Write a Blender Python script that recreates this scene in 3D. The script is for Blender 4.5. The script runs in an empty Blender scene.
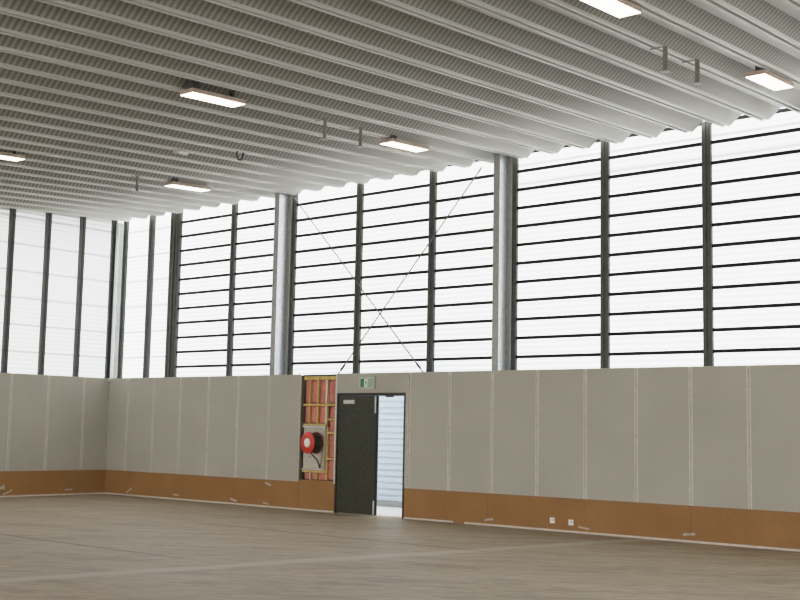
import bpy, bmesh, math, random
from mathutils import Vector, Matrix
random.seed(7)
sc = bpy.context.scene
COL = sc.collection

# ------------------------------------------------------------------ materials
def new_mat(name):
    m = bpy.data.materials.new(name); m.use_nodes = True
    nt = m.node_tree; nt.nodes.clear()
    out = nt.nodes.new('ShaderNodeOutputMaterial')
    return m, nt, out

def N(nt, t, **kw):
    n = nt.nodes.new(t)
    for k, v in kw.items(): setattr(n, k, v)
    return n

def mapped(nt, scale=(1, 1, 1), rot=0):
    tc = N(nt, 'ShaderNodeTexCoord'); v = tc.outputs['Object']
    if rot:
        r = N(nt, 'ShaderNodeMapping'); r.inputs['Rotation'].default_value = (0, 0, rot)
        nt.links.new(v, r.inputs['Vector']); v = r.outputs['Vector']
    mp = N(nt, 'ShaderNodeMapping'); mp.inputs['Scale'].default_value = scale
    nt.links.new(v, mp.inputs['Vector'])
    return mp.outputs['Vector']

def noise(nt, vec, scale, detail=4, rough=.55):
    n = N(nt, 'ShaderNodeTexNoise')
    n.inputs['Scale'].default_value = scale; n.inputs['Detail'].default_value = detail
    n.inputs['Roughness'].default_value = rough
    nt.links.new(vec, n.inputs['Vector'])
    return n.outputs['Fac']

def ramp(nt, fac, stops):
    r = N(nt, 'ShaderNodeValToRGB')
    el = r.color_ramp.elements
    while len(el) < len(stops): el.new(.5)
    for e, (p, c) in zip(el, stops):
        e.position = p; e.color = (*c, 1) if len(c) == 3 else c
    nt.links.new(fac, r.inputs['Fac'])
    return r.outputs['Color']

def mixc(nt, fac, a, b, mode='MIX'):
    m = N(nt, 'ShaderNodeMix', data_type='RGBA', blend_type=mode)
    def put(sock, v):
        if isinstance(v, (int, float)): sock.default_value = v
        elif isinstance(v, tuple): sock.default_value = (*v, 1)
        else: nt.links.new(v, sock)
    put(m.inputs[0], fac); put(m.inputs[6], a); put(m.inputs[7], b)
    return m.outputs[2]

def math_(nt, op, a, b=None, c=None):
    m = N(nt, 'ShaderNodeMath', operation=op)
    for i, v in enumerate((a, b, c)):
        if v is None: continue
        if isinstance(v, (int, float)): m.inputs[i].default_value = v
        else: nt.links.new(v, m.inputs[i])
    return m.outputs[0]

def principled(nt, out, color, rough=.6, metal=0, bump=None, bstr=.2, bdist=.01, spec=.5):
    b = N(nt, 'ShaderNodeBsdfPrincipled')
    if isinstance(color, tuple): b.inputs['Base Color'].default_value = (*color, 1)
    else: nt.links.new(color, b.inputs['Base Color'])
    if isinstance(rough, (int, float)): b.inputs['Roughness'].default_value = rough
    else: nt.links.new(rough, b.inputs['Roughness'])
    b.inputs['Metallic'].default_value = metal
    b.inputs['Specular IOR Level'].default_value = spec
    if bump is not None:
        bp = N(nt, 'ShaderNodeBump'); bp.inputs['Strength'].default_value = bstr; bp.inputs['Distance'].default_value = bdist
        nt.links.new(bump, bp.inputs['Height']); nt.links.new(bp.outputs[0], b.inputs['Normal'])
    nt.links.new(b.outputs[0], out.inputs['Surface'])
    return b

def simple(name, c, rough=.6, metal=0, var=.12, scale=8, spec=.5):
    m, nt, out = new_mat(name)
    f = noise(nt, mapped(nt), scale)
    lo = tuple(x * (1 - var) for x in c); hi = tuple(min(1, x * (1 + var)) for x in c)
    principled(nt, out, ramp(nt, f, [(.3, lo), (.7, hi)]), rough, metal, spec=spec)
    return m

def emit(name, c, s):
    m, nt, out = new_mat(name)
    e = N(nt, 'ShaderNodeEmission'); e.inputs['Color'].default_value = (*c, 1); e.inputs['Strength'].default_value = s
    nt.links.new(e.outputs[0], out.inputs['Surface'])
    return m

M = {}
# translucent corrugated sheeting
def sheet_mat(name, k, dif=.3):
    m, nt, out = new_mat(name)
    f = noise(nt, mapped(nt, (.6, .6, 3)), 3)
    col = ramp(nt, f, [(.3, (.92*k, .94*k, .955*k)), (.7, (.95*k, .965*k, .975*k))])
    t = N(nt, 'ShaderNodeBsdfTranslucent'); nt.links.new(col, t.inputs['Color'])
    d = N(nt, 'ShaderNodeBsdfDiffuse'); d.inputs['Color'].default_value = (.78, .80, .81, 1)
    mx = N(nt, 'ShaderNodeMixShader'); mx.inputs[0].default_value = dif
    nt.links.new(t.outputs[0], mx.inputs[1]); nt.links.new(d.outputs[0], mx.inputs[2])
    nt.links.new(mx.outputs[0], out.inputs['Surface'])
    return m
M['sheet'] = sheet_mat('translucent_sheet', 1.0)
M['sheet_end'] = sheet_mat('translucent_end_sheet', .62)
M['cross_strip'] = sheet_mat('lap_and_faint_strip', .66)
M['mullion'] = simple('dark_olive_steel', (.060, .066, .052), .5, 0, .2, 6)
M['rail'] = simple('dark_brown_rail', (.012, .010, .009), .6, 0, .2, 6, .2)

def deck_mat(flute):
    m, nt, out = new_mat('deck_fluted' if flute else 'deck_painted')
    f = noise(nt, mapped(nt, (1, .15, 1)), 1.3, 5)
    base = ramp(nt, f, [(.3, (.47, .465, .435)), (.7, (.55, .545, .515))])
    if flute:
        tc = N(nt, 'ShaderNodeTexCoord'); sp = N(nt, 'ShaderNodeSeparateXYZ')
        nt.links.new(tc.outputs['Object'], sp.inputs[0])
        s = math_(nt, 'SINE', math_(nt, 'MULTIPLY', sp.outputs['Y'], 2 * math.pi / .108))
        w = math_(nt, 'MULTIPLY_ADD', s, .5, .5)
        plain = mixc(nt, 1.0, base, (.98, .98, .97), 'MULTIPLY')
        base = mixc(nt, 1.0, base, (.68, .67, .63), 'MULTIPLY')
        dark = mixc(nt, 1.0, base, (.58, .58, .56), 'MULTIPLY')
        # the flutes fade out near the long glazed wall
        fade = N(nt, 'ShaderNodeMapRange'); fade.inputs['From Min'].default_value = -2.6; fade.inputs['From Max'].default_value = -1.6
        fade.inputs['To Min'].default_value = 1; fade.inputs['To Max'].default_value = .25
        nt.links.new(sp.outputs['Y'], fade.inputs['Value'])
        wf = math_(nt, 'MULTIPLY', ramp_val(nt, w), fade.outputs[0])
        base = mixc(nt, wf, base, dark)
        glazing_lit_f = N(nt, 'ShaderNodeMapRange'); glazing_lit_f.inputs['From Min'].default_value = -3.6; glazing_lit_f.inputs['From Max'].default_value = -1.0  # webs lighten towards the glazing: its light is put into the colour
        nt.links.new(sp.outputs['Y'], glazing_lit_f.inputs['Value'])
        base = mixc(nt, glazing_lit_f.outputs[0], base, plain)
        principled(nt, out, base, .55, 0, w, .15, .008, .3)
    else:
        principled(nt, out, base, .42, 0, spec=.5)
    return m
def ramp_val(nt, w):
    r = N(nt, 'ShaderNodeMapRange'); r.interpolation_type = 'SMOOTHSTEP'
    r.inputs['From Min'].default_value = .3; r.inputs['From Max'].default_value = .7
    nt.links.new(w, r.inputs['Value']); return r.outputs[0]
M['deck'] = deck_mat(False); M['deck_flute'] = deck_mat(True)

def panel_mat():
    m, nt, out = new_mat('grey_acoustic_panel')
    v = mapped(nt, (1, 1, 1))
    f = noise(nt, v, .7, 3)
    base = ramp(nt, f, [(.3, (.438, .410, .345)), (.7, (.482, .453, .384))])
    fine = noise(nt, mapped(nt, (40, 40, 160)), 1.0, 2)
    base = mixc(nt, 1.0, base, ramp(nt, fine, [(.35, (.93, .93, .93)), (.65, (1, 1, 1))]), 'MULTIPLY')
    principled(nt, out, base, .75, 0, fine, .08, .003, .25)
    return m
M['panel'] = panel_mat()
M['bead'] = simple('white_edge_bead', (.66, .64, .575), .5)
M['joint'] = simple('joint_strip_grey', (.50, .472, .40), .7)
def board_mat():
    m, nt, out = new_mat('particle_board')
    f = noise(nt, mapped(nt), 1.1, 4)
    base = ramp(nt, f, [(.25, (.305, .152, .050)), (.75, (.375, .192, .066))])
    chip = noise(nt, mapped(nt), 90, 3)
    base = mixc(nt, 1.0, base, ramp(nt, chip, [(.3, (.82, .80, .78)), (.7, (1.08, 1.08, 1.08))]), 'MULTIPLY')
    principled(nt, out, base, .65, 0, chip, .06, .002, .3)
    return m
M['board'] = board_mat()
M['skirt'] = simple('pale_skirting', (.62, .55, .47), .55)
M['stud_wall'] = simple('dark_cavity_lining', (.10, .075, .055), .8)

def floor_mat():
    m, nt, out = new_mat('dusty_floor')
    tc = N(nt, 'ShaderNodeTexCoord'); sp = N(nt, 'ShaderNodeSeparateXYZ'); nt.links.new(tc.outputs['Object'], sp.inputs[0])
    X, Y = sp.outputs['X'], sp.outputs['Y']
    big = noise(nt, mapped(nt, (.35, .6, 1), -.6), 1.0, 6, .6)
    base = ramp(nt, big, [(.25, (.345, .270, .175)), (.5, (.40, .325, .22)), (.78, (.445, .37, .265))])
    streak = noise(nt, mapped(nt, (.5, 1.8, 1), -.6), 1.2, 6, .65)
    base = mixc(nt, 1.0, base, ramp(nt, streak, [(.30, (.62, .58, .52)), (.5, (1, 1, 1)), (.72, (1.16, 1.17, 1.2))]), 'MULTIPLY')
    fine = noise(nt, mapped(nt, (2.0, 5, 1), -.5), 1.5, 5, .7)
    base = mixc(nt, 1.0, base, ramp(nt, fine, [(.32, (.74, .72, .68)), (.55, (1, 1, 1)), (.7, (1.10, 1.10, 1.10))]), 'MULTIPLY')
    # orange-brown stains
    st = noise(nt, mapped(nt, (.35, .7, 1), -.6), .9, 4)
    base = mixc(nt, ramp_val2(nt, st, .56, .72, .35), base, (.37, .265, .155))
    # pale dusty track running across the floor
    wob = math_(nt, 'MULTIPLY_ADD', noise(nt, mapped(nt, (.5, .5, 1)), 1.2, 3), .5, -.25)
    d = math_(nt, 'ABSOLUTE', math_(nt, 'ADD', math_(nt, 'SUBTRACT', X, math_(nt, 'MULTIPLY_ADD', Y, .2197, 18.07)), wob))
    inv = ramp_val2(nt, d, .34, .06, .75)
    base = mixc(nt, inv, base, (.50, .455, .37))
    # dark joint lines
    for (y0, x0, x1) in ((-9.25, 6.0, 16.0), (-4.6, 9.0, 19.0)):
        dj = math_(nt, 'ABSOLUTE', math_(nt, 'ADD', Y, -y0))
        k = ramp_val2(nt, dj, .075, .02, .8)
        xa = math_(nt, 'MULTIPLY', ramp_val2(nt, X, x0, x0 + 1, 1), ramp_val2(nt, X, x1, x1 - 3, 1))
        base = mixc(nt, math_(nt, 'MULTIPLY', k, xa), base, (.13, .105, .08))
    rough = N(nt, 'ShaderNodeMapRange'); rough.inputs['To Min'].default_value = .42; rough.inputs['To Max'].default_value = .62
    nt.links.new(streak, rough.inputs['Value'])
    principled(nt, out, base, rough.outputs[0], 0, fine, .05, .004, .35)
    return m
def ramp_val2(nt, v, a, b, hi):
    r = N(nt, 'ShaderNodeMapRange'); r.interpolation_type = 'SMOOTHSTEP'
    lo_in, hi_in, lo_o, hi_o = (a, b, 0, hi) if a < b else (b, a, hi, 0)
    r.inputs['From Min'].default_value = lo_in; r.inputs['From Max'].default_value = hi_in
    r.inputs['To Min'].default_value = lo_o; r.inputs['To Max'].default_value = hi_o
    nt.links.new(v, r.inputs['Value']); return r.outputs[0]
M['floor'] = floor_mat()
M['ground'] = simple('outside_concrete', (.55, .54, .52), .8)
M['galv'] = simple('galvanised_steel', (.62, .65, .67), .38, .55, .12, 14)
M['galv_dull'] = simple('dull_galvanised_steel', (.34, .34, .32), .5, .3, .12, 10)
M['door'] = None
def door_mat():
    m, nt, out = new_mat('dark_green_door')
    f = noise(nt, mapped(nt), 24, 3)
    base = ramp(nt, f, [(.3, (.020, .023, .012)), (.7, (.052, .053, .032))])
    principled(nt, out, base, .5, 0, f, .05, .002, .35)
    return m
M['door'] = door_mat()
M['black'] = simple('black_frame', (.012, .012, .013), .5)
M['white'] = simple('white_plastic', (.78, .77, .74), .45)
M['silver'] = simple('satin_aluminium', (.62, .61, .57), .4, .4)
M['yellow'] = simple('yellow_treated_pine', (.62, .44, .13), .65, 0, .18, 12)
M['pale_pine'] = simple('pale_pine', (.66, .58, .36), .65, 0, .12, 12)
def pink_mat():
    m, nt, out = new_mat('pink_insulation')
    f = noise(nt, mapped(nt, (1, 1, .6)), 9, 6, .7)
    base = ramp(nt, f, [(.25, (.50, .155, .125)), (.55, (.66, .25, .20)), (.8, (.72, .33, .27))])
    principled(nt, out, base, .95, 0, f, .6, .03, .1)
    return m
M['pink'] = pink_mat()
M['backboard'] = simple('pale_reel_backboard', (.56, .50, .41), .6)
M['red'] = simple('fire_red', (.62, .040, .022), .4, 0, .08)
M['hose'] = simple('dark_green_hose', (.016, .026, .012), .55)
M['brass'] = simple('brass', (.45, .32, .14), .4, .5)
M['sign_green'] = simple('sign_green', (.035, .21, .065), .4, 0, .05)
M['sign_pale'] = simple('sign_pale_green', (.33, .45, .33), .4, 0, .05)
M['sign_white'] = simple('sign_white', (.86, .93, .85), .4, 0, .03)
M['lamp_body'] = simple('warm_lamp_body', (.46, .36, .28), .5)
M['lamp'] = None
def lamp_mat():
    m, nt, out = new_mat('lamp_diffuser')
    tc = N(nt, 'ShaderNodeTexCoord'); sp = N(nt, 'ShaderNodeSeparateXYZ'); nt.links.new(tc.outputs['Object'], sp.inputs[0])
    s = math_(nt, 'SINE', math_(nt, 'MULTIPLY', sp.outputs['Y'], 60))
    e = N(nt, 'ShaderNodeEmission'); e.inputs['Color'].default_value = (1.0, .92, .80, 1)
    nt.links.new(math_(nt, 'MULTIPLY_ADD', s, 1.0, 5.5), e.inputs['Strength'])
    nt.links.new(e.outputs[0], out.inputs['Surface'])
    return m
M['lamp'] = lamp_mat()
M['dark'] = simple('dark_mount_shade', (.05, .055, .045), .7)
M['hanger'] = simple('dull_hanger_steel', (.20, .185, .16), .5, .3)
M['ext'] = simple('white_profiled_cladding', (.56, .62, .68), .5, 0, .02)
M['path'] = simple('pale_concrete_path', (.50, .50, .48), .7)
M['paper'] = simple('off_white_paper', (.50, .43, .34), .8, 0, .08)
M['wire'] = simple('thin_steel_rod', (.10, .095, .085), .5, .3)

# ------------------------------------------------------------------ mesh helpers
class MB:
    def __init__(s): s.bm = bmesh.new()
    def box(s, x0, x1, y0, y1, z0, z1, mi=0):
        v = [s.bm.verts.new(p) for p in ((x0,y0,z0),(x1,y0,z0),(x1,y1,z0),(x0,y1,z0),(x0,y0,z1),(x1,y0,z1),(x1,y1,z1),(x0,y1,z1))]
        for f in ((0,3,2,1),(4,5,6,7),(0,1,5,4),(1,2,6,5),(2,3,7,6),(3,0,4,7)):
            s.bm.faces.new([v[i] for i in f]).material_index = mi
        return s
    def quad(s, pts, mi=0):
        f = s.bm.faces.new([s.bm.verts.new(p) for p in pts]); f.material_index = mi; return s
    def prism(s, pts, axis, a, b, mi=0, smooth=False):
        """closed 2-D outline swept along an axis"""
        def P(p, t):
            return {'x': (t, p[0], p[1]), 'y': (p[0], t, p[1]), 'z': (p[0], p[1], t)}[axis]
        A = [s.bm.verts.new(P(p, a)) for p in pts]; B = [s.bm.verts.new(P(p, b)) for p in pts]
        n = len(pts)
        for i in range(n):
            f = s.bm.faces.new((A[i], A[(i+1) % n], B[(i+1) % n], B[i])); f.material_index = mi; f.smooth = smooth
        s.bm.faces.new(A[::-1]).material_index = mi; s.bm.faces.new(B).material_index = mi
        return s
    def lathe(s, c, axis, prof, seg=32, mi=0):
        """profile [(t, r)] around an axis through c"""
        rings = []
        for t, r in prof:
            ring = []
            for k in range(seg):
                a = 2 * math.pi * k / seg; u, v = r * math.cos(a), r * math.sin(a)
                p = {'x': (t, u, v), 'y': (u, t, v), 'z': (u, v, t)}[axis]
                ring.append(s.bm.verts.new((c[0]+p[0], c[1]+p[1], c[2]+p[2])))
            rings.append(ring)
        for A, B in zip(rings, rings[1:]):
            for k in range(seg):
                f = s.bm.faces.new((A[k], A[(k+1) % seg], B[(k+1) % seg], B[k])); f.material_index = mi; f.smooth = True
        s.bm.faces.new(rings[0][::-1]).material_index = mi; s.bm.faces.new(rings[-1]).material_index = mi
        return s
    def tube(s, pts, r, seg=8, mi=0):
        pts = [Vector(p) for p in pts]; rings = []
        up0 = None
        for i, p in enumerate(pts):
            d = (pts[min(i+1, len(pts)-1)] - pts[max(i-1, 0)]).normalized()
            if up0 is None:
                up0 = d.orthogonal().normalized()
            else:
                up0 = (up0 - d * up0.dot(d)).normalized()
            w = d.cross(up0)
            rings.append([s.bm.verts.new(p + r * (math.cos(2*math.pi*k/seg) * up0 + math.sin(2*math.pi*k/seg) * w)) for k in range(seg)])
        for A, B in zip(rings, rings[1:]):
            for k in range(seg):
                f = s.bm.faces.new((A[k], A[(k+1) % seg], B[(k+1) % seg], B[k])); f.material_index = mi; f.smooth = True
        s.bm.faces.new(rings[0][::-1]).material_index = mi; s.bm.faces.new(rings[-1]).material_index = mi
        return s
    def build(s, name, mats, parent=None, bevel=0, loc=None, normals=True):
        if normals: bmesh.ops.recalc_face_normals(s.bm, faces=s.bm.faces)
        me = bpy.data.meshes.new(name)
        if loc is not None:
            for v in s.bm.verts: v.co -= Vector(loc)
        s.bm.to_mesh(me); s.bm.free()
        for m in (mats if isinstance(mats, (list, tuple)) else [mats]): me.materials.append(m)
        o = bpy.data.objects.new(name, me); COL.objects.link(o)
        if loc is not None: o.location = loc
        if parent is not None:
            o.parent = parent
            # parents are translated only
            if loc is not None: o.location = Vector(loc) - parent_world(parent)
            else: o.location = -parent_world(parent)
        if bevel:
            b = o.modifiers.new('edge', 'BEVEL'); b.width = bevel; b.segments = 2; b.limit_method = 'ANGLE'
        return o
def parent_world(o):
    v = Vector(o.location)
    while o.parent is not None:
        o = o.parent; v += Vector(o.location)
    return v
def tag(o, label=None, cat=None, group=None, kind=None):
    if label: o['label'] = label
    if cat: o['category'] = cat
    if group: o['group'] = group
    if kind: o['kind'] = kind
    return o
def empty(name, loc, label=None, cat=None, group=None, kind=None):
    o = bpy.data.objects.new(name, None); COL.objects.link(o); o.location = loc; o.empty_display_size = .1
    return tag(o, label, cat, group, kind)
def dup(root, loc, label=None):
    r = root.copy(); COL.objects.link(r); r.location = loc
    if label: r['label'] = label
    for ch in list(root.children):
        c = ch.copy(); COL.objects.link(c); c.parent = r
        for g in list(ch.children):
            d = g.copy(); COL.objects.link(d); d.parent = c
    return r

# ------------------------------------------------------------------ sizes
H1, H2 = .709, 3.43           # top of the brown boards, top of the grey panels
SEAM0, MOD = .947, 1.2
XMAX, YMIN = 34.0, -32.0      # the hall runs on past the camera
DB = .0508                    # slope of the roof deck towards the long wall
def deck_z(y): return 8.334 + DB * (y - .6)

# ------------------------------------------------------------------ floor and ground
tag(MB().box(-.3, XMAX, YMIN, .30, -.15, 0).build('floor', M['floor']), kind='structure')
tag(MB().box(-70, 100, -90, 80, -.25, -.03).build('ground_outside', M['ground']), kind='structure')

# ------------------------------------------------------------------ ceiling: deep trapezoidal deck
def make_deck():
    P = .822; prof = []
    k0 = -27
    for k in range(k0, 18):
        xr = 20.38 + P * k
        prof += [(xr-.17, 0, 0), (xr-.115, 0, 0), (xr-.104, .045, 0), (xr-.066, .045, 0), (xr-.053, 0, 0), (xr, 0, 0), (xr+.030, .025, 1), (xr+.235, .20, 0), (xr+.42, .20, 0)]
    mb = MB(); bm = mb.bm
    ya, yb = YMIN, .62
    A = [bm.verts.new((x, ya, deck_z(ya)+z)) for x, z, _ in prof]
    B = [bm.verts.new((x, yb, deck_z(yb)+z)) for x, z, _ in prof]
    for i in range(len(prof)-1):
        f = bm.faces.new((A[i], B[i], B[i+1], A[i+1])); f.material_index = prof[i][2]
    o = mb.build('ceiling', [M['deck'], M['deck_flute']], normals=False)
    s = o.modifiers.new('thickness', 'SOLIDIFY'); s.thickness = .006
    return tag(o, kind='structure')
make_deck()

# ------------------------------------------------------------------ lined walls
def seam(k): return SEAM0 + MOD * k
wl = MB()
NX0, NX1, NZ0, NZ1 = 8.155, 9.345, .70, 3.40       # unlined opening with the hose reel
DX0, DX1, DZ1 = 9.40, 11.625, 2.93                 # door opening
WT = .062
wl.box(0, NX0, .035, WT, 0, 3.40).box(NX0, NX1, .035, WT, 0, NZ0).box(NX1, DX0, .035, WT, 0, 3.40)
wl.box(NX0-.02, NX1+.02, .24, .26, NZ0, 3.40).box(NX0-.02, NX0, WT, .24, NZ0, 3.40).box(NX1, NX1+.02, WT, .24, NZ0, 3.40).box(NX0-.02, NX1+.02, WT, .26, NZ0-.02, NZ0).box(NX0-.02, NX1+.02, WT, .26, 3.40, 3.42)
wl.box(DX0, DX1, .035, WT, DZ1, 3.40).box(DX1, XMAX, .035, WT, 0, 3.40)
wall_long = tag(wl.build('wall_long', M['stud_wall']), kind='structure')
ww = MB().box(-.062, -.035, YMIN, .06, 0, 3.40)
wall_left = tag(ww.build('wall_left', M['stud_wall']), kind='structure')

def panel_long(xa, xb, z0=H1, z1=H2):
    mb = MB(); e = .014
    mb.box(xa+e, xb-e, 0, .03, z0, z1, 0).box(xa, xa+e, -.002, .03, z0, z1, 1).box(xb-e, xb, -.002, .03, z0, z1, 1)
    return mb.build('wall_panel', [M['panel'], M['bead']], wall_long)
JG = .026
xs = [0.0] + [seam(k) for k in range(0, 26)]
for a, b in zip(xs, xs[1:]):
    if a > 8.1 and b < 11.8: continue
    a2 = a + (JG if a > 0 else 0.012); b2 = b - (JG if abs(b - 8.147) > .01 else .03)
    if b > 33: continue
    panel_long(a2, b2)
    if a > 0 and abs(a - 8.147) > .01 and abs(a - 11.747) > .01:
        MB().box(a-JG, a+JG, .012, .034, H1, H2-.004).build('joint_strip', M['joint'], wall_long)
# the U-shaped panel round the door
mb = MB()
mb.box(9.352, DX0-.002, -.002, .03, H1, H2, 1).box(DX0-.002, 11.747-JG, 0, .03, DZ1+.02, H2, 0).box(DX1+.003, 11.747-JG-.014, 0, .03, H1, DZ1+.02, 0)
mb.box(11.747-JG-.014, 11.747-JG, -.002, .03, H1, H2, 1)
mb.build('door_surround_panel', [M['panel'], M['bead']], wall_long)
MB().box(11.747-JG, 11.747+JG, .012, .034, H1, H2-.004).build('joint_strip', M['joint'], wall_long)

# brown particle board along the foot
bx = [0, .947+.3, 3.347, 5.747, 8.147, 9.392]
for a, b in zip(bx, bx[1:]):
    top = H1 - .003 if a < 8.1 else .765
    MB().box(a+.003, b-.002, -.004 if a < 8.1 else .002, .034, 0, top).build('wainscot_board', M['board'], wall_long)
bx = [DX1+.012, 14.05, 16.547, 18.947, 21.347, 23.747, 26.147, 28.547, 30.947, 33.3]
for a, b in zip(bx, bx[1:]):
    MB().box(a+.002, b-.002, -.004, .034, 0, H1-.003).build('wainscot_board', M['board'], wall_long)

def yl(k): return -(.871 + MOD * k)
ys = [0.0] + [yl(k) for k in range(0, 18)]
for a, b in zip(ys, ys[1:]):
    a2 = a - (JG if a < 0 else .012); b2 = b + JG; e = .014
    mb = MB().box(-.03, 0, b2+e, a2-e, H1, H2, 0).box(-.03, .002, a2-e, a2, H1, H2, 1).box(-.03, .002, b2, b2+e, H1, H2, 1)
    mb.build('wall_panel', [M['panel'], M['bead']], wall_left)
    MB().box(-.034, -.012, b-JG, b+JG, H1, H2-.004).build('joint_strip', M['joint'], wall_left)
by = [-.006, -2.071, -4.471, -6.871, -9.271, -11.671, -14.071, -16.471, -18.871]
for a, b in zip(by, by[1:]):
    MB().box(-.034, .004, b+.002, a-.002, 0, H1-.003).build('wainscot_board', M['board'], wall_left)

# far right wall of the hall, outside the picture
wr = tag(MB().box(XMAX, XMAX+.03, YMIN, .06, 0, 3.40).build('wall_right', M['panel']), kind='structure')
# skirting
bl = MB()
for a, b in ((.02, 3.3), (3.33, 9.39), (DX1+.03, 13.1), (13.42, 33.3)):
    bl.box(a, b, -.020, -.005, 0, .042)
tag(bl.build('baseboard_long', M['skirt'], bevel=.003), kind='structure')
tag(MB().box(.005, .020, -18.8, -.02, 0, .042).build('baseboard_left', M['skirt'], bevel=.003), kind='structure')
# ledge behind the panels under the glazing
tag(MB().box(-.44, XMAX, .50, .92, 3.30, 3.36).box(-.92, -.44, YMIN, .92, 3.30, 3.36).build('trim_1', M['galv_dull']), kind='structure')

# ------------------------------------------------------------------ glazing
PERIOD, AMP = .125, .012
def corr(z): return AMP * math.sin(2 * math.pi * z / PERIOD)
ZB, ZT = 3.36, 8.62
def sheet(ax, a, b, plane, cross_strips, parent, lap_in, mat='sheet'):
    """horizontally corrugated sheet; ax 'x' runs along the long wall, 'y' along the left wall"""
    mb = MB(); bm = mb.bm
    n = int((ZT - ZB) / PERIOD * 8)
    prev = None
    for i in range(n + 1):
        z = ZB + (ZT - ZB) * i / n; d = corr(z)
        if ax == 'x': row = [bm.verts.new((a, plane + d, z)), bm.verts.new((b, plane + d, z))]
        else: row = [bm.verts.new((plane - d, a, z)), bm.verts.new((plane - d, b, z))]
        if prev:
            f = bm.faces.new((prev[0], prev[1], row[1], row[0])); f.smooth = True
        prev = row
    for z in cross_strips:
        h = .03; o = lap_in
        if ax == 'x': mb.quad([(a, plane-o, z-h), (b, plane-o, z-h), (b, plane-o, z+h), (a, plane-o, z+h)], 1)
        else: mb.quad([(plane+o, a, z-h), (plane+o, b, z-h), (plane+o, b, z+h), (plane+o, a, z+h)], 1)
    return mb.build('pane', [M[mat], M['cross_strip']], parent, normals=False)

def channel(x, w, y0, y1, z0, z1, parent, name='mullion', mat='mullion'):
    """steel mullion with a shallow slot down its face"""
    g = .012
    pts = [(x-w/2, y0), (x-g, y0), (x-g, y0+.02), (x+g, y0+.02), (x+g, y0), (x+w/2, y0), (x+w/2, y1), (x-w/2, y1)]
    return MB().prism(pts, 'z', z0, z1).build(name, M[mat], parent)
def channel_left(y, w, x0, x1, z0, z1, parent):
    g = .012
    pts = [(x0, y-w/2), (x0, y-g), (x0-.02, y-g), (x0-.02, y+g), (x0, y+g), (x0, y+w/2), (x1, y+w/2), (x1, y-w/2)]
    return MB().prism(pts, 'z', z0, z1).build('mullion', M['mullion'], parent)

PL = .862
wn = 1
LAPS = [4.10 + .785 * k for k in range(6)]
RAILS = [3.78 + .432 * k for k in range(12)]
MW = .20
main = [-.245, .955, 2.155, 4.555, 6.955, 9.355, 11.755, 14.155, 16.555, 18.955, 21.355, 23.755, 26.155, 28.555, 30.955, 33.355]
edges = []
for i, (a, b) in enumerate(zip([-.86] + main, main)):
    w = empty('window_%d' % wn, ((a+b)/2, PL, ZB), kind='structure'); wn += 1
    few = b < 2.2
    cross_strips = LAPS if few else ([7.80, 8.24] if a > 14 else [])  # right-hand bays get just two faint strips near the top
    sheet('x', a, b, PL, cross_strips, w, .03)
    mc = b - .1 * max(0, min(1, (16.5 - b) / 12)); mw = MW
    if i == 0: mc, mw = -.60, .20
    if i == 1: mc, mw = .71, .24
    if abs(b - 2.155) < .01:       # doubled post where the rails begin
        mc, mw = 2.00, .22
        channel(1.765, .20, .74, .845, ZB, deck_z(.8)+.22, w)
    channel(mc, mw, .77, .845, ZB, deck_z(.8)+.22, w)
    edges.append((mc - mw/2, mc + mw/2))
    if not few:
        for z in RAILS:
            MB().box(edges[-2][1], edges[-1][0], .785, .835, z-.034, z+.034).build('rail', M['rail'], w)
left = [.51 - 1.2 * k if k == 0 else .55 - 1.2 * k for k in range(0, 17)]
for a, b in zip([.86] + left, left):
    w = empty('window_%d' % wn, (-PL, (a+b)/2, ZB), kind='structure'); wn += 1
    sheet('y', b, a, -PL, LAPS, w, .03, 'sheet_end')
    channel_left(b, .17, -.76, -.845, ZB, deck_z(b)+.2, w)

w = empty('window_%d' % wn, (XMAX+.5, -15, ZB), kind='structure')
sheet('y', YMIN, .86, XMAX+.5, LAPS, w, -.03)
for k in range(13): channel_left(.5 - 2.4*k, .17, XMAX+.48, XMAX+.40, ZB, deck_z(.5-2.4*k)+.1, w)
# ------------------------------------------------------------------ columns
def column(X, label, up=.0):
    t = empty('steel_column', (X, .22, 0), label, 'column', 'galvanised columns along the long wall')
    z1 = deck_z(.1) - .004 + up
    y0, y1, w = .068, .485, .0855
    MB().box(X-w, X+w, y1-.0115, y1, 0, z1).build('back_flange', M['galv_dull'], t)
    MB().box(X-w, X+w, y0, y0+.0115, 0, z1).build('front_flange', M['galv_dull'], t)
    MB().box(X+.0855, X+.145, y1-.0115, y1-.002, 3.36, z1).build('cleat', M['galv_dull'], t)
    MB().box(X-.004, X+.004, y0+.0115, y1-.0115, 0, z1).build('web', M['galv'], t)  # web in brighter steel than the flanges: window light put into the colour
    MB().box(X-.13, X+.13, .05, .56, z1+.001, z1+.014).build('cap_plate', M['galv_dull'], t)
    return t

column(6.955, 'galvanised steel column standing over the wall to the left of the fire hose reel')
column(14.155, 'galvanised steel column standing over the wall well to the right of the open doorway', .10)
c3 = column(21.355, None)
for k in ('category', 'group'): del c3[k]
c3['kind'] = 'structure'
t = empty('corner_post', (-.62, .58, 0), 'pale galvanised post standing in the corner where the two glazed walls meet', 'column')
MB().box(-.69, -.53, .50, .51, 0, 8.30).build('face_plate', M['galv'], t)
MB().box(-.54, -.53, .51, .66, 0, 8.30).build('side_plate', M['galv_dull'], t)
MB().box(-.69, -.53, .66, .67, 0, 8.30).build('rear_plate', M['galv_dull'], t)

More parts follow.
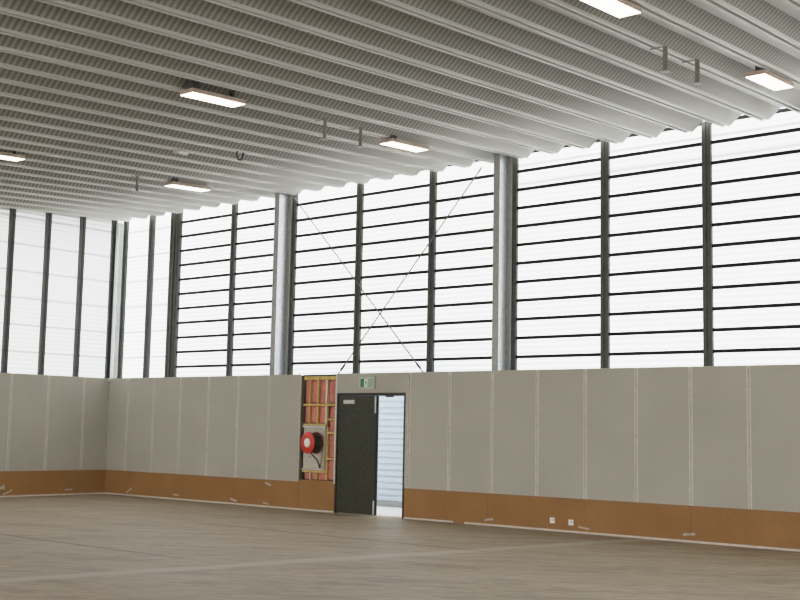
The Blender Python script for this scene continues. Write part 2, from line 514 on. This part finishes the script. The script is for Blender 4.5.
# ------------------------------------------------------------------ crossed bracing rods
def brace(A, B, y, label):
    A, B = Vector((A[0], y, A[1])), Vector((B[0], y, B[1]))
    t = empty('brace_rod', B, label, 'brace rod', 'crossed bracing rods')
    MB().tube([A, B], .016, 8).build('rod', M['wire'], t)
    d = (B - A).normalized(); p = A + d * ((A.z - 3.62) / -d.z)
    MB().tube([p - d*.09, p - d*.07, p + d*.07, p + d*.09], .026, 10).build('turnbuckle', M['black'], t)
    for e, q in ((1, A), (-1, B)):
        MB().tube([q + d*e*-.03, q + d*e*.12], .022, 8).build('clevis', M['galv_dull'], t)
brace((7.10, 8.24), (13.70, 1.35), .58, 'thin steel brace rod falling from the left column down to the right')
brace((13.30, 8.27), (7.15, 1.65), .63, 'thin steel brace rod falling from the right column down to the left')

# ------------------------------------------------------------------ doorway
d1 = empty('door_1', (DX0, .03, 0), kind='structure')
mb = MB().box(DX0+.002, DX0+.045, -.004, .14, 0, DZ1-.002).box(DX1-.045, DX1-.002, -.004, .14, 0, DZ1-.002).box(DX0+.045, DX1-.045, -.004, .14, DZ1-.05, DZ1-.002)
mb.build('door_frame', M['black'], d1, bevel=.003)
MX = 10.71
lf = MB().box(DX0+.05, MX, .012, .055, .012, DZ1-.055).build('door_leaf', M['door'], d1, bevel=.003)
MB().box(9.66, 10.02, -.045, .0115, 2.68, 2.775).build('door_closer', M['silver'], lf, bevel=.008)
MB().box(MX-.052, MX-.012, -.004, .0115, 2.46, 2.865).build('flush_bolt', M['silver'], lf, bevel=.003)
MB().box(MX-.052, MX-.012, -.004, .0115, .03, .36).build('flush_bolt', M['silver'], lf, bevel=.003)
MB().box(MX, MX+.016, .03, .075, .012, DZ1-.055).build('meeting_strip', M['black'], lf)
# the other leaf stands open outside
lf2 = MB().box(DX1-.10, DX1-.055, .145, .84, .012, DZ1-.055).build('door_leaf', M['door'], d1, bevel=.003)
MB().box(10.95, 11.15, .06, .13, DZ1-.085, DZ1-.05).build('closer_arm', M['black'], d1)
# outer skin of the hall below the glazing, with the opening in front of the doorway
M['skin'] = simple('pale_outer_cladding', (.70, .74, .78), .6)
ob = MB().box(-.9, 9.3, .85, .90, 0, 3.295).box(12.2, XMAX, .85, .90, 0, 3.295).box(9.3, 12.2, .85, .90, 3.02, 3.295)
tag(ob.build('wall_outer', M['skin']), kind='structure')
# threshold slab
tag(MB().box(2, 16, .31, 3.08, -.10, -.012).build('path_outside', M['path']), kind='structure')
# profiled cladding of the building across the passage
mb = MB(); bm = mb.bm; prev = None
prof = []
z = -.03
while z < 3.2:
    prof += [(z, 0), (z+.085, 0), (z+.105, .035), (z+.15, .035), (z+.17, 0)]; z += .17
for zz, dd in prof:
    row = [bm.verts.new((3.0, 3.10 + dd, zz)), bm.verts.new((14.0, 3.10 + dd, zz))]
    if prev: bm.faces.new((prev[0], prev[1], row[1], row[0]))
    prev = row
wo = tag(mb.build('wall_outside', M['ext']), kind='structure')
MB().box(3, 14, 3.0, 3.095, -.02, .13).build('base_shade', M['galv_dull'], wo)  # grey strip standing in for the shadow at the foot of the cladding

# ------------------------------------------------------------------ unlined opening: framing, insulation
fr = empty('stud_framing', (8.75, .07, NZ0), 'yellow timber stud framing exposed in the unlined opening beside the door', 'timber framing')
YF, YB = .05, .115
def stud(x, w, z0, z1, mat='yellow', y0=YF): MB().box(x-w/2, x+w/2, y0, YB, z0, z1).build('stud', M[mat], fr)
def nog(x0, x1, z, h, mat='yellow', y0=YF, name='nogging'): MB().box(x0, x1, y0, YB, z-h/2, z+h/2).build(name, M[mat], fr)
nog(8.19, 9.325, 3.335, .09, name='top_plate')
stud(8.18, .018, .78, 3.29, 'stud_wall')  # dark strip standing in for the shadow gap at the panel edge
stud(8.395, .032, 2.185, 3.29); stud(8.685, .045, 2.185, 3.29); stud(8.985, .06, 2.185, 3.29, 'pale_pine')
stud(9.045, .04, .775, 2.10); stud(9.31, .03, .775, 3.29, 'pale_pine')
nog(8.19, 9.295, 2.655, .05, y0=YF-.006); nog(9.02, 9.295, 2.29, .045, y0=YF-.006); nog(9.066, 9.295, 1.955, .06); nog(9.066, 9.295, 1.31, .045)
nog(8.22, 9.02, 2.155, .05, y0=YF-.02); nog(8.22, 9.02, .985, .06, y0=YF-.02)
stud(8.47, .03, .775, .95, 'pale_pine'); stud(8.70, .022, .775, .95)
def batt(x0, x1, z0, z1, label):
    mb = MB(); n, m_ = 5, 8
    V = [[mb.bm.verts.new((x0 + (x1-x0)*i/n, .118 - (.03*math.sin(math.pi*i/n)*min(1, 3*math.sin(math.pi*j/m_)) + random.uniform(-.006, .006)), z0 + (z1-z0)*j/m_)) for i in range(n+1)] for j in range(m_+1)]
    for j in range(m_):
        for i in range(n):
            f = mb.bm.faces.new((V[j][i], V[j][i+1], V[j+1][i+1], V[j+1][i])); f.smooth = True
    Bk = [mb.bm.verts.new(p) for p in ((x0, .235, z0), (x1, .235, z0), (x1, .235, z1), (x0, .235, z1))]
    mb.bm.faces.new(Bk[::-1])
    mb.bm.faces.new([V[0][i] for i in range(n, -1, -1)] + [Bk[0], Bk[1]])
    mb.bm.faces.new([V[m_][i] for i in range(n+1)] + [Bk[2], Bk[3]])
    mb.bm.faces.new([V[j][0] for j in range(m_+1)] + [Bk[3], Bk[0]])
    mb.bm.faces.new([V[j][n] for j in range(m_, -1, -1)] + [Bk[1], Bk[2]])
    tag(mb.build('insulation_batt', M['pink']), 'pink insulation batt ' + label, 'insulation', 'pink insulation batts in the unlined opening')
g = .004
cols = [(8.195, 8.375), (8.411+g, 8.658), (8.708+g, 8.950), (9.016+g, 9.290)]
where = ['at the left edge', 'second from the left', 'third from the left, beside the pale stud', 'at the right edge']
for (a, b), t_ in zip(cols, where):
    batt(a, b, 2.69, 3.285, 'in the top row, ' + t_)
for (a, b), t_ in zip(cols[:3], ['left', 'middle', 'right']):
    batt(a, b, 2.19, 2.625, 'just above the hose reel board, ' + t_ + ' one of three')
batt(9.07, 9.29, 2.32, 2.625, 'between two short noggings, second down beside the door')
batt(9.07, 9.29, 1.99, 2.26, 'beside the top right corner of the hose reel board')
batt(9.07, 9.29, 1.34, 1.92, 'right of the hose reel, the long one beside the door')
batt(9.07, 9.29, .775, 1.28, 'low beside the door, down to the brown board')
for (a, b), t_ in zip([(8.23, 8.45), (8.49, 8.685), (8.715, 9.02)], ['left', 'middle', 'right']):
    batt(a, b, .775, .95, 'in the low row under the hose reel board, ' + t_ + ' one of three')

# ------------------------------------------------------------------ fire hose reel
bb = empty('reel_backboard', (8.60, .06, 1.0), 'pale square backboard with a raised rim behind the red fire hose reel', 'board')
MB().box(8.225, 9.015, .055, .075, 1.02, 2.125).build('board', M['backboard'], bb, bevel=.003)
MB().box(8.225, 9.015, -.005, .054, 2.085, 2.125).box(8.985, 9.015, -.005, .054, 1.02, 2.084).box(8.225, 8.984, -.005, .054, 1.02, 1.05).build('rim', M['galv'], bb)
MB().box(8.42, 8.50, .045, .0545, 1.33, 1.37).build('plate', M['galv_dull'], bb)
RX, RZ = 8.72, 1.70
hr = empty('fire_hose_reel', (RX, 0, RZ), 'round red fire hose reel with white centre hung on the pale backboard', 'fire hose reel')
MB().lathe((RX, 0, RZ), 'y', [(-.235, .10), (-.245, .262), (-.235, .275), (-.215, .275), (-.205, .26), (-.205, .10)], 40).build('front_disc', M['red'], hr)
MB().lathe((RX, 0, RZ), 'y', [(-.262, .070), (-.258, .115), (-.240, .118), (-.228, .118)], 32).build('hub', M['white'], hr)
MB().lathe((RX, 0, RZ), 'y', [(.025, .262), (.030, .275), (.046, .275), (.05, .262)], 40).build('rear_disc', simple('shaded_rust_red', (.22, .035, .022), .5), hr)
pts = []
for k in range(0, 9 * 24 + 1):
    a = 2 * math.pi * k / 24; pts.append((RX + .242*math.cos(a), -.19 + .205 * k / (9*24), RZ + .242*math.sin(a)))
MB().tube(pts, .0125, 6).build('wound_hose', M['hose'], hr)
MB().lathe((RX, 0, RZ), 'y', [(-.205, .225), (.024, .225)], 32).build('drum', M['hose'], hr)
MB().tube([(RX+.02, -.16, 1.46), (RX+.10, -.12, 1.38), (RX+.20, -.06, 1.26), (RX+.235, -.03, 1.14)], .017, 8).build('hose_tail', M['hose'], hr)
MB().tube([(RX+.30, .02, 1.42), (RX+.27, .0, 1.30), (RX+.24, .0, 1.09)], .018, 8).build('supply_pipe', M['brass'], hr)
MB().tube([(RX+.235, -.02, 1.17), (RX+.24, -.02, 1.075)], .024, 10).build('nozzle', M['black'], hr)

hr.rotation_euler.z = -.14; hr.location.y -= .045

# ------------------------------------------------------------------ exit sign with running figure
sg = empty('exit_sign', (10.44, 0, 3.04), 'small green and white exit sign with running figure above the doorway', 'sign')
MB().box(10.215, 10.675, -.085, -.003, 3.045, 3.325).build('housing', simple('sign_housing', (.55, .58, .47), .5), sg, bevel=.006)
fc = MB().box(10.255, 10.635, -.090, -.0855, 3.085, 3.29, 0).build('face', M['sign_green'], sg)
MB().box(10.385, 10.49, -.0935, -.0905, 3.095, 3.28).build('doorway_symbol', M['sign_white'], fc)
MB().box(10.496, 10.632, -.0935, -.0905, 3.09, 3.285).build('right_panel', M['sign_pale'], fc)
mb = MB()
yq = -.0945
def poly(pts): mb.prism([(10.437 + x, 3.188 + z) for x, z in pts], 'y', yq-.0015, yq)
c8 = [(.014*math.cos(k*math.pi/5)+.008, .014*math.sin(k*math.pi/5)+.062) for k in range(10)]
poly(c8)
poly([(-.016, .040), (.014, .046), (.020, -.004), (-.010, -.010)])
poly([(.012, .044), (.040, .020), (.036, .012), (.010, .030)])
poly([(-.014, .040), (-.042, .024), (-.038, .014), (-.012, .028)])
poly([(-.010, -.006), (.006, -.006), (-.016, -.078), (-.032, -.074)])
poly([(.004, -.006), (.020, -.004), (.038, -.044), (.034, -.080), (.024, -.078), (.026, -.046)])
mb.build('running_figure', M['sign_green'], fc)

# ------------------------------------------------------------------ outlets, scraps, corner bracket
def outlet(x, z, label):
    t = empty('power_outlet', (x, 0, z), label, 'power outlet', 'white wall outlets')
    pl = MB().box(x-.06, x+.06, -.016, -.0045, z-.06, z+.06).build('plate', M['white'], t, bevel=.004)
    MB().box(x-.035, x+.035, -.019, -.0165, z-.018, z+.030).build('socket', M['silver'], t)
    MB().box(x+.022, x+.038, -.022, -.0165, z+.034, z+.05).build('switch', M['white'], t)
outlet(15.755, .225, 'square white power outlet on the brown board, nearer the door of the pair')
outlet(16.215, .21, 'square white power outlet on the brown board, farther from the door of the pair')
def scrap(x, z, w, h, rot, label, left=False):
    mb = MB(); n = 5
    rnd = random.Random(int(abs(x)*100))
    top = [(-w/2 + w*i/n, h*.5*(.6+.6*rnd.random())) for i in range(n+1)]; bot = [(w/2 - w*i/n, -h*.5*(.6+.6*rnd.random())) for i in range(n+1)]
    c, s = math.cos(rot), math.sin(rot)
    pts = [(p*c - q*s, p*s + q*c) for p, q in top + bot]
    if not left: mb.prism([(x+p, z+q) for p, q in pts], 'y', -.010, -.0045)
    else: mb.prism([(x+p, z+q) for p, q in pts], 'x', .0045, .012)
    tag(mb.build('paper_scrap', M['paper']), label, 'paper scrap', 'torn paper scraps on the brown boards')
scrap(1.20, .155, .30, .05, .5, 'tilted paper scrap low on the brown board, nearest the corner on the long wall')
scrap(3.33, .135, .24, .045, 0, 'paper scrap low on the brown board, second from the corner on the long wall')
scrap(5.72, .12, .26, .06, -.2, 'paper scrap low on the brown board left of the hose reel, third from the corner')
scrap(7.03, .60, .22, .06, -.25, 'paper scrap high on the brown board below the grey panel left of the hose reel')
scrap(6.96, .10, .22, .05, -.15, 'paper scrap low on the brown board directly below another scrap left of the hose reel')
scrap(14.10, .135, .22, .05, .15, 'paper scrap at a board joint right of the doorway, left of the two outlets')
scrap(16.52, .115, .26, .045, -.15, 'paper scrap low on the brown board just right of the two outlets')
scrap(18.90, .155, .26, .055, .1, 'paper scrap low on the brown board farthest right of the two outlets')
scrap(-3.42, .26, .20, .11, .2, 'large pale scrap on the left wall board, the upper one near the edge', True)
scrap(-3.22, .13, .30, .05, .4, 'tilted thin scrap on the left wall board below the large pale one', True)
scrap(-1.25, .155, .26, .045, 0, 'small paper scrap on the left wall board nearest the corner', True)
t = empty('corner_sensor', (.04, -.04, 3.33), 'tiny pale sensor fixed at the top of the wall corner', 'sensor')
MB().box(.012, .07, -.07, -.012, 3.33, 3.42).build('case', M['silver'], t, bevel=.008)
MB().lathe((.045, -.045, 0), 'z', [(3.305, .012), (3.315, .02), (3.329, .02)], 12).build('lens', M['dark'], t)

# ------------------------------------------------------------------ luminaires
L0 = Vector((21.71, -2.61))
def luminaire(first, x, y, label):
    z = deck_z(y) - .105
    if first is not None: return dup(first, (x, y, z), label)
    t = empty('ceiling_luminaire', (x, y, z), label, 'ceiling light', 'flat rectangular ceiling lights')
    sl = DB
    def B(name, x0, x1, y0, y1, z0, z1, mat, par=None):
        mb = MB().box(x0, x1, y0, y1, z0, z1)
        for v in mb.bm.verts: v.co.z += sl * v.co.y
        o = mb.build(name, mat); o.parent = par or t; return o
    B('housing', -.17, .17, -.61, .61, .012, .085, M['lamp_body'])
    B('diffuser', -.165, .165, -.60, .60, 0, .011, M['lamp'])
    B('mount_shade_block', .0, .15, -.60, -.44, .086, .21, M['dark'])  # dark block standing in for the soft shade above the lamp's end
    B('mount_shade_block', -.03, .03, .40, .46, .086, .30, M['dark'])
    return t
p0 = luminaire(None, 21.74, -2.61, 'lit rectangular ceiling light nearest the glazed wall at the upper right')
luminaire(p0, 21.80, -8.12, 'lit rectangular ceiling light cut by the top edge at the upper right')
luminaire(p0, 13.72, -2.70, 'lit rectangular ceiling light near the glazing in front of the crossed bracing')
luminaire(p0, 13.95, -8.22, 'lit rectangular ceiling light alone in the upper left, largest on that side')
luminaire(p0, 6.36, -2.50, 'lit rectangular ceiling light near the glazing toward the far left corner')
luminaire(p0, 6.66, -8.06, 'lit rectangular ceiling light at the far left edge, only its end showing')

# ------------------------------------------------------------------ hangers, cable, small lamp
def hanger(x, y, xf, label, first=None):
    z = deck_z(y)
    if first: return dup(first, (x, y, z), label)
    t = empty('ceiling_hanger', (x, y, z), label, 'ceiling hanger', 'short steel hangers below the ceiling deck')
    def B(name, x0, x1, y0, y1, z0, z1, mat):
        o = MB().box(x0, x1, y0, y1, z0, z1).build(name, mat); o.parent = t; return o
    B('strap', -.035, .035, -.012, .012, -.40, -.013, M['hanger'])
    B('arm', -.26, .04, -.012, .012, -.012, -.001, M['hanger'])
    B('foot_plate', -.07, .07, -.07, .07, -.408, -.401, M['galv_dull'])
    return t
h0 = hanger(21.29, -5.51, 21.1, 'short steel ceiling hanger at upper right, left one of its pair')
hanger(21.32, -4.48, 21.1, 'short steel ceiling hanger at upper right, right one of its pair', h0)
hanger(14.05, -5.49, 13.8, 'short steel ceiling hanger mid ceiling, left one of its pair', h0)
hanger(14.04, -4.45, 13.8, 'short steel ceiling hanger mid ceiling, beside a lit ceiling light', h0)
hanger(6.50, -4.18, 6.4, 'single small steel ceiling hanger toward the far left corner', h0)
x, y = 10.44, -4.50; z = deck_z(y)
pts = [(x, y, z+.0)] + [(x + .0, y + .075 - .085*math.cos(math.pi*k/16) , z - .05 - .125*math.sin(math.pi*k/16)**.8) for k in range(17)] + [(x+.02, y+.165, z+.0)]
tag(MB().tube(pts, .019, 8).build('cable_loop', M['black']), 'black cable end hanging in a U-shaped loop from the ceiling', 'cable')
x, y = 9.62, -5.47; z = deck_z(y)
t = empty('sensor_fitting', (x, y, z), 'small white ceiling sensor fitting with a pinkish cap between two light rows', 'sensor')
MB().box(x-.05, x+.05, y+.0, y+.24, z-.06, z-.016).build('tray', M['white'], t, bevel=.006)
MB().lathe((x, y-.07, 0), 'z', [(z-.09, .03), (z-.075, .055), (z-.03, .055), (z-.016, .05)], 20).build('cap', simple('pinkish_cap', (.62, .45, .40), .5), t)

# ------------------------------------------------------------------ sky
w = bpy.data.worlds.new('overcast'); sc.world = w; w.use_nodes = True
nt = w.node_tree; nt.nodes.clear()
out = N(nt, 'ShaderNodeOutputWorld'); bg = N(nt, 'ShaderNodeBackground')
tc = N(nt, 'ShaderNodeTexCoord'); sp = N(nt, 'ShaderNodeSeparateXYZ'); nt.links.new(tc.outputs['Generated'], sp.inputs[0])
f = math_(nt, 'MULTIPLY_ADD', sp.outputs['Z'], .5, .5)
c = ramp(nt, f, [(.40, (.74, .72, .69)), (.52, (.96, .97, .98)), (1.0, (1.0, 1.0, 1.0))])
nt.links.new(c, bg.inputs['Color']); bg.inputs['Strength'].default_value = 5.4
nt.links.new(bg.outputs[0], out.inputs['Surface'])

# ------------------------------------------------------------------ camera
cd = bpy.data.cameras.new('camera'); cam = bpy.data.objects.new('camera', cd); COL.objects.link(cam)
R = Vector((0.7650192439085026, 0.6437189936065851, 0.019272096922443985))
U = Vector((0.05520070174735789, -0.09535892760106521, 0.9939112422411641))
F = Vector((-0.6416373110849011, 0.759297393777234, 0.10848515486847904))
mw = Matrix(((R.x, U.x, -F.x, 29.5616), (R.y, U.y, -F.y, -21.4978), (R.z, U.z, -F.z, 2.1017), (0, 0, 0, 1)))
cam.matrix_world = mw
cd.sensor_width = 36; cd.lens = 1176.4575 * 36 / 800; cd.clip_end = 400
sc.camera = cam
sc.view_settings.view_transform = 'Standard'; sc.view_settings.look = 'None'
sc.view_settings.exposure = 0; sc.view_settings.gamma = 1
# camera response: straight through the mid tones, a soft shoulder for the overexposed glazing
sc.view_settings.use_curve_mapping = True
cm = sc.view_settings.curve_mapping
WL = 6.0
cm.black_level = (0, 0, 0); cm.white_level = (WL, WL, WL)
cv = cm.curves[3]
pts = [(0, 0), (.15, .15), (.3, .3), (.6, .57), (1.0, .75), (1.6, .835), (2.5, .905), (4.0, .965), (6.0, 1.0)]
while len(cv.points) < len(pts): cv.points.new(.5, .5)
for p, (a, b) in zip(cv.points, pts): p.location = (a / WL, b); p.handle_type = 'AUTO_CLAMPED'
cm.update()
